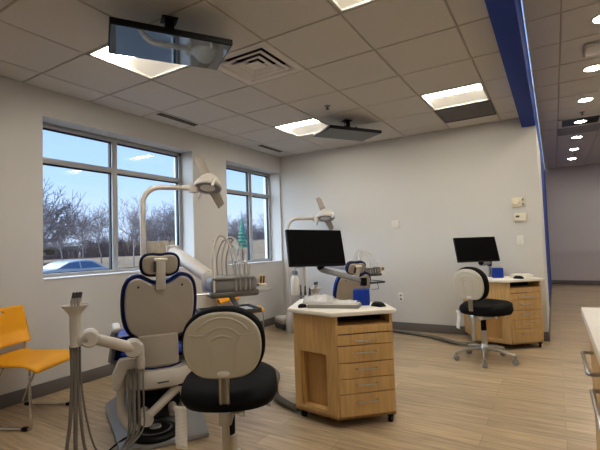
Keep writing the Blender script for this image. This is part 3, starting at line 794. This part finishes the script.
ca = make_cart(CA, 'angled oak desk cart with drawers and a grey hose, in the middle of the room')
dup(ca, CB, 0, 'angled oak desk cart against the back wall behind the far stool')

def monitor(loc, xa, n, label, base):
    r = thing('monitor', label, 'monitor', (base[0], base[1], base[2]), 0, 'black monitors on desk carts')
    xa = Vector(xa).normalized(); n = Vector(n).normalized(); ya = n.cross(xa).normalized(); xa = ya.cross(n)
    c = Vector(loc)-Vector(base)
    F = frame(xa, ya, n, c)
    w, h = .25, .152
    MB().box(-w, w, -h, h, -.03, 0, .005, mtx=F).build('casing', M['black'], r)
    MB().box(-w+.008, w-.008, -h+.014, h-.008, -.001, .0015, mtx=F).build('screen', M['screen'], r)
    k = MB(); k.box(-.05, .05, -.05, .05, -.055, -.03, .006, mtx=F); p = F @ Vector((0, -.0, -.06)); 
    p2 = F @ Vector((.06, -.14, -.09))
    k.tube([p, p2], .022, 12); k.ball(p2, .032); k.build('tilt_joint', M['black'], r)
    p3 = Vector((0, 0, .165)); p2 = p2+Vector((0, 0, -.02))
    MB().tube([p2, p2.lerp(p3, .5), p3], [.024, .022, .022], 12).build('arm', M['grey'], r)
    MB().lathe([(0, .13), (.026, .13), (.026, .19), (0, .19)], 18).build('arm_pivot', M['black'], r)
    MB().lathe([(0, 0), (.035, 0), (.035, .012), (.02, .02), (.02, .15), (0, .15)], 20).build('stand', M['steel'], r)
    return r
monitor((-1.645, 2.955, 1.213), (.57, .82, -.03), (.79, -.54, .28), 'black monitor on the nearer desk cart', (-1.29, 3.055, .775))
monitor((-.79, 5.31, 1.123), (.84, .55, .0), (.51, -.79, .34), 'black monitor on the far desk cart by the back wall', (-.7, 5.64, .775))

def cube_box(loc, rz, label):
    r = thing('tissue_box', label, 'box', loc, rz, 'blue square boxes on desk carts')
    b = MB().box(-.06, .06, -.06, .06, 0, .115, .006).build('box_body', M['cube'], r)
    MB().prism([(-.04, -.02), (.04, -.02), (.045, 0), (.04, .02), (-.04, .02), (-.045, 0)], .113, .117).build('slot', M['navy'], r)
    return r
cb = cube_box((-1.265, 2.945, .775), .35, 'royal blue square box on the nearer desk cart')
dup(cb, (-.6, 5.49, .775), .2, 'royal blue square box under the far monitor')
def mouse(loc, rz, label):
    r = thing('computer_mouse', label, 'mouse', loc, rz, 'black mice on desk carts')
    MB().ball((0, 0, .014), (.034, .055, .02)).box(-.03, .03, -.05, .05, 0, .012, .006).build('mouse_body', M['black'], r)
    MB().tube([(0, .02, .033), (0, .035, .03)], .004, 8).build('wheel', M['grey'], r)
    return r
ms = mouse((-1.115, 2.895, .775), 1.2, 'black mouse beside the blue box on the nearer desk cart')
dup(ms, (-.37, 5.37, .775), 1.1, 'black mouse on the front of the far desk cart')
dup(ms, (-1.615, 2.655, .775), -.6, 'small black device at the left end of the film-wrapped keyboard').scale = (.6, .6, .9)  # mouse mesh reused at smaller size for an unidentified black device
def keyboard(loc, rz, label):
    r = thing('keyboard', label, 'keyboard', loc, rz, 'keyboards on desk carts')
    MB().box(-.19, .19, -.07, .07, .0, .026, .006).build('keyboard_body', M['grey'], r)
    k = MB()
    for i in range(15):
        for j in range(5): k.box(-.183+.0245*i, -.162+.0245*i, -.065+.0265*j, -.043+.0265*j, .026, .03)
    k.build('keycaps', M['vent'], r)
    m = MB()
    rnd = random.Random(3)
    hh = [[.036+.06*max(0, math.sin(3.1*j/6))*rnd.uniform(.3, 1)*(1 if i < 10 else .35) for j in range(9)] for i in range(17)]
    m.grid(lambda u, v: (-.23+.4*u+rnd.uniform(-.006, .006), -.05+.15*v, (hh[int(round(u*16))][int(round(v*8))] if 0 < v < 1 else .027)), 16, 8)
    f = m.build('plastic_cover', M['film'], r, 25); md = f.modifiers.new('t', 'SOLIDIFY'); md.thickness = .001
    return r
keyboard((-1.4, 2.755, .775), .25, 'grey keyboard under crumpled clear film on the nearer desk cart')
r = thing('paper_stack', 'white folded papers lying on the far desk cart', 'papers', (-.36, 5.6, .775), .15)
MB().box(-.12, .12, -.08, .08, 0, .03, .004).build('paper', M['white'], r)
MB().box(-.1, .09, -.07, .06, .03, .038, .003).build('top_sheet', M['top'], r)

def hose(name, label, pts, r_):
    Q, R = corr(pts, r_)
    return tag(MB().tube(Q, R, 10).build(name, M['hose']), label, 'hose')
hose('cable_hose', 'grey ribbed floor hose running from the nearer desk cart to the dental chair',
     [(-1.68, 2.66, .03), (-1.80, 2.70, .03), (-1.97, 2.80, .03), (-2.14, 3.02, .03), (-2.3, 3.28, .03), (-2.53, 3.42, .03), (-2.82, 3.4, .03), (-3.0, 3.2, .03), (-3.05, 2.95, .03)], .024)
hose('cable_hose', 'grey floor hose along the back wall to the far desk cart',
     [(-.86, 5.2, .026), (-1.05, 5.2, .026), (-1.4, 5.42, .026), (-1.95, 5.6, .026), (-2.5, 5.66, .026), (-3.0, 5.6, .026)], .02)

# ------------------------------------------------------------------ yellow chairs
def yellow_chair(loc, rz, label):
    r = thing('stacking_chair', label, 'chair', loc, rz, 'yellow stacking chairs')
    m = MB()
    def seat(u, v):
        x = -.24+.48*u; y = -.2+.46*v; z = .452-.012*math.sin(PI*v)*(1-(2*u-1)**2)
        if v > .75: z -= .055*((v-.75)/.25)**2
        if v < .15: z += .02*((.15-v)/.15)
        w = 1-.06*(1-v) - (.10*((v-.85)/.15)**2 if v > .85 else 0)
        return (x*w, y, z)
    m.grid(seat, 20, 20); s = m.build('seat', M['yellow'], r, 60); md = s.modifiers.new('t', 'SOLIDIFY'); md.thickness = .012; md.offset = -1
    m = MB()
    def back(u, v):
        w = .24*(.88+.12*min(1, v/.35)) if v < .35 else .24*(1-.09*((v-.35)/.65))
        x = w*(2*u-1); z = .53+.29*v
        y = -.165-.05*v-.03*(1-(2*u-1)**2)-(.0 if v > .3 else -.03*(.3-v)/.3)
        return (x, y, z)
    m.grid(back, 28, 18, hole=lambda u, v: abs(u-.5) < .12 and .83 < v < .91); s = m.build('backrest', M['yellow'], r, 60)
    md = s.modifiers.new('t', 'SOLIDIFY'); md.thickness = .012; md.offset = 0
    for sx in (-1, 1):
        x = sx*.235; xi = sx*.2
        pts = [(xi, -.19, .62), (xi, -.18, .52), (xi, -.17, .44), (xi, -.02, .43), (xi, .17, .43), (x, .21, .36), (x, .225, .05), (x, .215, .015), (x, .19, .011), (x, 0, .011), (x, -.2, .011), (x, -.225, .03), (x, -.2, .1), (xi, -.02, .42)]
        MB().tube(spline(pts, 5), .0095, 10).build('leg_frame', M['chrome'], r)
        for y in (-.18, .18): MB().box(x-.014, x+.014, y-.022, y+.022, 0, .024, .004).build('glide', M['black'], r)
    m = MB(); m.tube([(-.2, .1, .43), (.2, .1, .43)], .008, 8); m.build('cross_bar', M['chrome'], r)
    return r
yc = yellow_chair((-3.5, 1.665, 0), math.radians(-64.5), 'yellow plastic chair with chrome sled legs at the left edge under the larger window')
dup(yc, (-3.54, 4.24, 0), math.radians(-84), 'yellow plastic chair behind the dental instrument unit by the smaller window')

# ------------------------------------------------------------------ right counter
r = thing('base_cabinet', 'oak base cabinet with steel pulls at the right edge', 'cabinet', (.45, 1.3, 0))
MB().box(-.32, .32, -1.7, 1.05, .1, .86).build('carcass', M['oak'], r)
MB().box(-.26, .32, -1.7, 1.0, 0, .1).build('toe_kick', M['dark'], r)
MB().box(-.335, -.32, .86, 1.05, .12, .855, .002).build('filler_panel', M['oak'], r)
for k in range(4):
    y1 = .855-.5*k; y0_ = y1-.49; yc_ = (y0_+y1)/2+.0; zc = .76
    MB().box(-.34, -.32, y0_, y1, .12, .65, .002).build('door', M['oak'], r)
    q = MB().box(-.34, -.32, y0_, y1, .66, .855, .002).build('drawer', M['oak'], r)
    MB().tube([(-.34, yc_-.16, zc), (-.37, yc_-.16, zc), (-.376, yc_-.153, zc), (-.376, yc_+.153, zc), (-.37, yc_+.16, zc), (-.34, yc_+.16, zc)], .007, 10).build('handle', M['steel'], q)
tag(MB().box(.09, .8, -.45, 2.38, .862, .9, .004).build('worktop', M['top']), 'white worktop on the oak cabinet at the right edge', 'worktop')

# ------------------------------------------------------------------ outdoors
GZ = -.75
tag(MB().box(-140, XL-.4, -60, 160, GZ-.2, GZ).build('parking_ground', M['asphalt']), 'grey parking lot outside the windows', 'ground', kind='structure')
m = MB()
m.prism([(-22, GZ), (-34, -.1), (-45, .4), (-120, .7), (-120, GZ)], -10, 130, mtx=frame((1, 0, 0), (0, 0, 1), (0, 1, 0), (0, 0, 0)))
tag(m.build('grass_bank', M['grass']), 'dry pale grass bank beyond the parking lot', 'grass bank', kind='structure')

def bare_tree(seed, h):
    rnd = random.Random(seed); m = MB(); t = bmesh.new()
    segs = []
    def grow_(p, d, ln, r, lv):
        n = 3 if lv < 2 else 2; q = p
        for i in range(n):
            d = (d+Vector((rnd.uniform(-.16, .16), rnd.uniform(-.16, .16), rnd.uniform(-.03, .12)))).normalized()
            e = q+d*ln/n; segs.append((q, e, r*(1-.3*i/n), r*(1-.3*(i+1)/n))); q = e
            if lv < 4 and (i > 0 or lv > 0):
                for _ in range(2 if lv else 3):
                    a = rnd.uniform(0, 2*PI); k = rnd.uniform(.5, .95)
                    o = d.orthogonal().normalized(); o = (Matrix.Rotation(a, 3, d) @ o)
                    nd = (d*(1-.45*k)+o*k+Vector((0, 0, .12))).normalized()
                    grow_(q, nd, ln*rnd.uniform(.5, .72), max(.013, r*.45), lv+1)
        if lv < 4: grow_(q, d, ln*.7, max(.013, r*.6), lv+1)
    grow_(Vector((0, 0, 0)), Vector((0, 0, 1)), h*.36, h*.014, 0)
    for a, b, ra, rb in segs:
        d = (b-a).normalized(); u = d.orthogonal().normalized(); w = d.cross(u); A = []; B = []
        for k in range(3):
            c = u*math.cos(2*PI*k/3)+w*math.sin(2*PI*k/3); A.append(t.verts.new(a+c*ra)); B.append(t.verts.new(b+c*rb))
        for k in range(3): t.faces.new((A[k], A[(k+1) % 3], B[(k+1) % 3], B[k]))
    m._merge(t); return m
def on_ground(x, y):
    if x > -22: z = GZ
    elif x > -34: z = GZ+(x+22)/-12*.65
    elif x > -45: z = -.1+(x+34)/-11*.5
    else: z = .4+(x+45)/-75*.3
    if y > 46 and x < -41: z = max(z, .4+min(1, (-41-x)/9)*2.3)
    return z
m = MB(); m.prism([(-40, .1), (-50, 2.7), (-75, 3.0), (-75, .1)], 46, 110, mtx=frame((1, 0, 0), (0, 0, 1), (0, 1, 0), (0, 0, 0)))
tag(m.build('embankment', M['grass']), 'straw-coloured raised embankment beyond the smaller window', 'embankment', kind='structure')
protos = [bare_tree(s, h).build('bare_tree', M['twig']) for s, h in ((11, 7.2), (23, 6.6), (5, 7.0))]
GT = 'bare trees outside the windows'
spots = [(-27, 13.2, 1.12, 'large bare tree at the left edge of the larger window'),
         (-37, 20.5, .9, 'bare tree behind the parked car'),
         (-39, 25.6, .92, 'bare tree left of the larger window mullion'),
         (-33, 24.8, 1.0, 'bare tree just right of the larger window mullion'),
         (-31, 28.2, 1.1, 'tall bare tree behind the curved light post'),
         (-38, 37.0, 1.2, 'bare tree at the right side of the larger window'),
         (-50, 24.5, 1.0, 'smaller bare tree above the pale overpass'),
         (-38, 45.5, 1.05, 'bare tree in the left pane of the smaller window'),
         (-36, 50.5, 1.05, 'bare tree in the right pane of the smaller window'),
         (-54, 66, .9, 'farther bare tree in the smaller window'),
         (-46, 36.5, 1.1, 'bare tree close behind the larger window mullion'),
         (-50, 43.5, 1.25, 'distant bare tree between the curved light post and the window edge'),
         (-52, 31.5, 1.15, 'distant bare tree at the middle of the left pane of the larger window')]
for k, (x, y, s, lb) in enumerate(spots):
    o = protos[k] if k < 3 else protos[k % 3].copy()
    if k >= 3: COL.objects.link(o)
    o.location = (x, y, on_ground(x, y)-.05); o.scale = (s, s, s); o.rotation_euler = (0, 0, k*1.7)
    tag(o, lb, 'tree', GT)
# tangled brush line
t = bmesh.new(); rnd = random.Random(2)
for k in range(5200):
    y = rnd.uniform(12, 100); x = -57-rnd.uniform(0, 6)
    z = on_ground(x, y); hgt = rnd.uniform(1.8, 5.6)*(.75+.25*math.sin(y*.5)); p = Vector((x, y, z))
    d = Vector((rnd.uniform(-.3, .3), rnd.uniform(-.45, .45), 1)).normalized(); e = p+d*hgt; w = rnd.uniform(.02, .05)
    a, b, c = t.verts.new(p+Vector((0, -w, 0))), t.verts.new(p+Vector((0, w, 0))), t.verts.new(e)
    t.faces.new((a, b, c))
    mid = p+d*hgt*.5
    for s in (-1, 1):
        e2 = mid+Vector((0, s*rnd.uniform(.3, 1.0), rnd.uniform(.4, 1.4)))
        t.faces.new((t.verts.new(mid+Vector((0, -w*.6, 0))), t.verts.new(mid+Vector((0, w*.6, 0))), t.verts.new(e2)))
tag(MB()._merge(t).build('brush_thicket', M['brush']), 'tangled leafless brush along the horizon outside', 'brush', kind='stuff')
# overpass
r = thing('overpass', 'pale concrete road overpass beyond the parked car', 'bridge', (-44, 19.2, -.15))
MB().box(-.4, .4, -4.5, 4.5, 2.55, 2.95, .03).build('parapet', M['concrete'], r)
MB().box(-.5, 4, -4.5, 4.5, 1.75, 2.05, .03).build('deck', M['concrete'], r)
for y in (-3.5, 0, 3.5): MB().box(.2, .9, y-.4, y+.4, 1.2, 1.8, .05).build('pier', M['concrete'], r)
# evergreen seen in the smaller window
r = thing('evergreen_tree', 'small green conifer seen in the smaller window', 'tree', (-26, 31.9, GZ))
r.scale = (.95, .95, 1.1)
m = MB(); rnd = random.Random(4)
for k in range(9):
    z = 1.9+.3*k; R = .75*(1-k/10)
    pr = [(0, z+.45), (R*.3, z+.2), (R, z-.12), (R*.75, z-.1), (0, z+.02)]
    m.lathe(pr[::-1], 11, mtx=RZ(k))
m.build('foliage', M['needles'], r)
MB().tube([(0, 0, 0), (0, 0, 2.2)], .08, 8).build('trunk', M['bark'], r)

# car
r = thing('car', 'silver blue sedan parked outside the larger window', 'car', (-22, 12.9, GZ), math.radians(90))
r.scale = (1.12, 1.1, 1.12)
m = MB()
prof = [(-2.25, .45), (-2.28, .75), (-2.1, .98), (-1.7, 1.06), (-1.35, 1.1), (-.75, 1.36), (-.1, 1.44), (.45, 1.4), (1.15, 1.02), (1.7, .94), (2.1, .82), (2.28, .6), (2.25, .35), (1.9, .28), (-1.9, .28)]
ps = spline([(x, z, 0) for x, z in prof], 5, True); n = len(ps)
t = bmesh.new(); rows = []
for wv in (-.88, -.82, -.55, 0, .55, .82, .88):
    row = []
    for p in ps:
        tuck = max(0, (p.y-.95)/.5)*.22*(1 if abs(wv) > .5 else 0); f = {.88: .97, .82: 1.0}.get(abs(wv), 1.0)
        row.append(t.verts.new((p.x*f, math.copysign(abs(wv)-tuck*abs(wv), wv), .85+(p.y-.85)*(.96 if abs(wv) > .85 else 1))))
    rows.append(row)
for a, b in zip(rows, rows[1:]):
    for k in range(n): t.faces.new((a[k], a[(k+1) % n], b[(k+1) % n], b[k]))
t.faces.new(rows[0]); t.faces.new(rows[-1][::-1]); bmesh.ops.recalc_face_normals(t, faces=t.faces)
m._merge(t); m.build('car_body', M['carpaint'], r, 40)
for s in (-1, 1):
    q = MB()
    for poly in ([(-1.2, 1.09), (-.72, 1.31), (-.25, 1.36), (-.25, 1.05)], [(-.18, 1.05), (-.18, 1.37), (.4, 1.33), (.85, 1.06)]):
        V = [(x, s*(.885-max(0, (z-.95)/.5)*.19), z) for x, z in poly]
        q.quad(*V)
    q.build('side_window', M['carglass'], r)
    for x in (-1.4, 1.4):
        MB().lathe([(0, -.1), (.3, -.1), (.33, -.06), (.33, .08), (.2, .1), (0, .1)], 24, mtx=T(x, s*.8, .33) @ RX(PI/2)).build('wheel', M['rubber'], r)

# ------------------------------------------------------------------ light and sky
w = bpy.data.worlds.new('sky'); scn.world = w; w.use_nodes = True; nt = w.node_tree
bg = nt.nodes['Background']; tc = nt.nodes.new('ShaderNodeTexCoord'); sp = nt.nodes.new('ShaderNodeSeparateXYZ')
nt.links.new(tc.outputs['Generated'], sp.inputs[0])
rp = nt.nodes.new('ShaderNodeValToRGB'); e = rp.color_ramp.elements
e[0].position = 0; e[0].color = lin((188, 200, 220))+(1,)
e[1].position = .5; e[1].color = lin((126, 162, 220))+(1,)
q = rp.color_ramp.elements.new(.16); q.color = lin((156, 184, 222))+(1,)
nt.links.new(sp.outputs['Z'], rp.inputs['Fac'])
nt.links.new(rp.outputs['Color'], bg.inputs['Color']); bg.inputs['Strength'].default_value = 1.0

sl = bpy.data.lights.new('sky_fill', 'SUN'); sl.energy = 7.2; sl.angle = math.radians(120); sl.color = (.73, .865, 1)  # very broad lamp added to strengthen the overcast sky light through the windows
so = bpy.data.objects.new('sky_fill', sl); COL.objects.link(so); so.rotation_euler = Vector((.62, .6, -.42)).to_track_quat('-Z', 'Y').to_euler()
def area(name, loc, size, power, col, rot=(0, 0, 0)):
    l = bpy.data.lights.new(name, 'AREA'); l.energy = power; l.color = col; l.size = size; l.shape = 'SQUARE'
    o = bpy.data.objects.new(name, l); COL.objects.link(o); o.location = loc; o.rotation_euler = rot; return o
for x, y in ((-2.6, -1.6), (-.9, -1.6)): area('room_fill', (x, y, H-.01), .56, 8, (1, .95, .87))  # unseen fill lamps added behind the camera to light the room
for x, y, p in ((1.6, -1, 8), (1.6, 2.5, 12), (1.8, 6.5, 12), (1.8, 10.5, 10)): area('corridor_fill', (x, y, HC-.01), .4, p*1.5, (1, .95, .87))  # unseen fill lamps added out of view to brighten the corridor side

# ------------------------------------------------------------------ camera
yaw, pitch, roll, f = -.5456, .0492, -.033, 417.2
cy, sy, cp, spn, cr_, sr = math.cos(yaw), math.sin(yaw), math.cos(pitch), math.sin(pitch), math.cos(roll), math.sin(roll)
fw = Vector((sy*cp, cy*cp, spn)); rt = Vector((cy, -sy, 0)); up = rt.cross(fw)
r2 = rt*cr_+up*sr; u2 = up*cr_-rt*sr
cam = bpy.data.cameras.new('camera'); cam.sensor_width = 36; cam.lens = 36*f/600; cam.clip_start = .05; cam.clip_end = 400
co = bpy.data.objects.new('camera', cam); COL.objects.link(co)
co.matrix_world = frame(r2, u2, -fw, (0, 0, 1.233)); scn.camera = co
scn.view_settings.view_transform = 'Standard'; scn.view_settings.look = 'Medium High Contrast'; scn.view_settings.exposure = .62
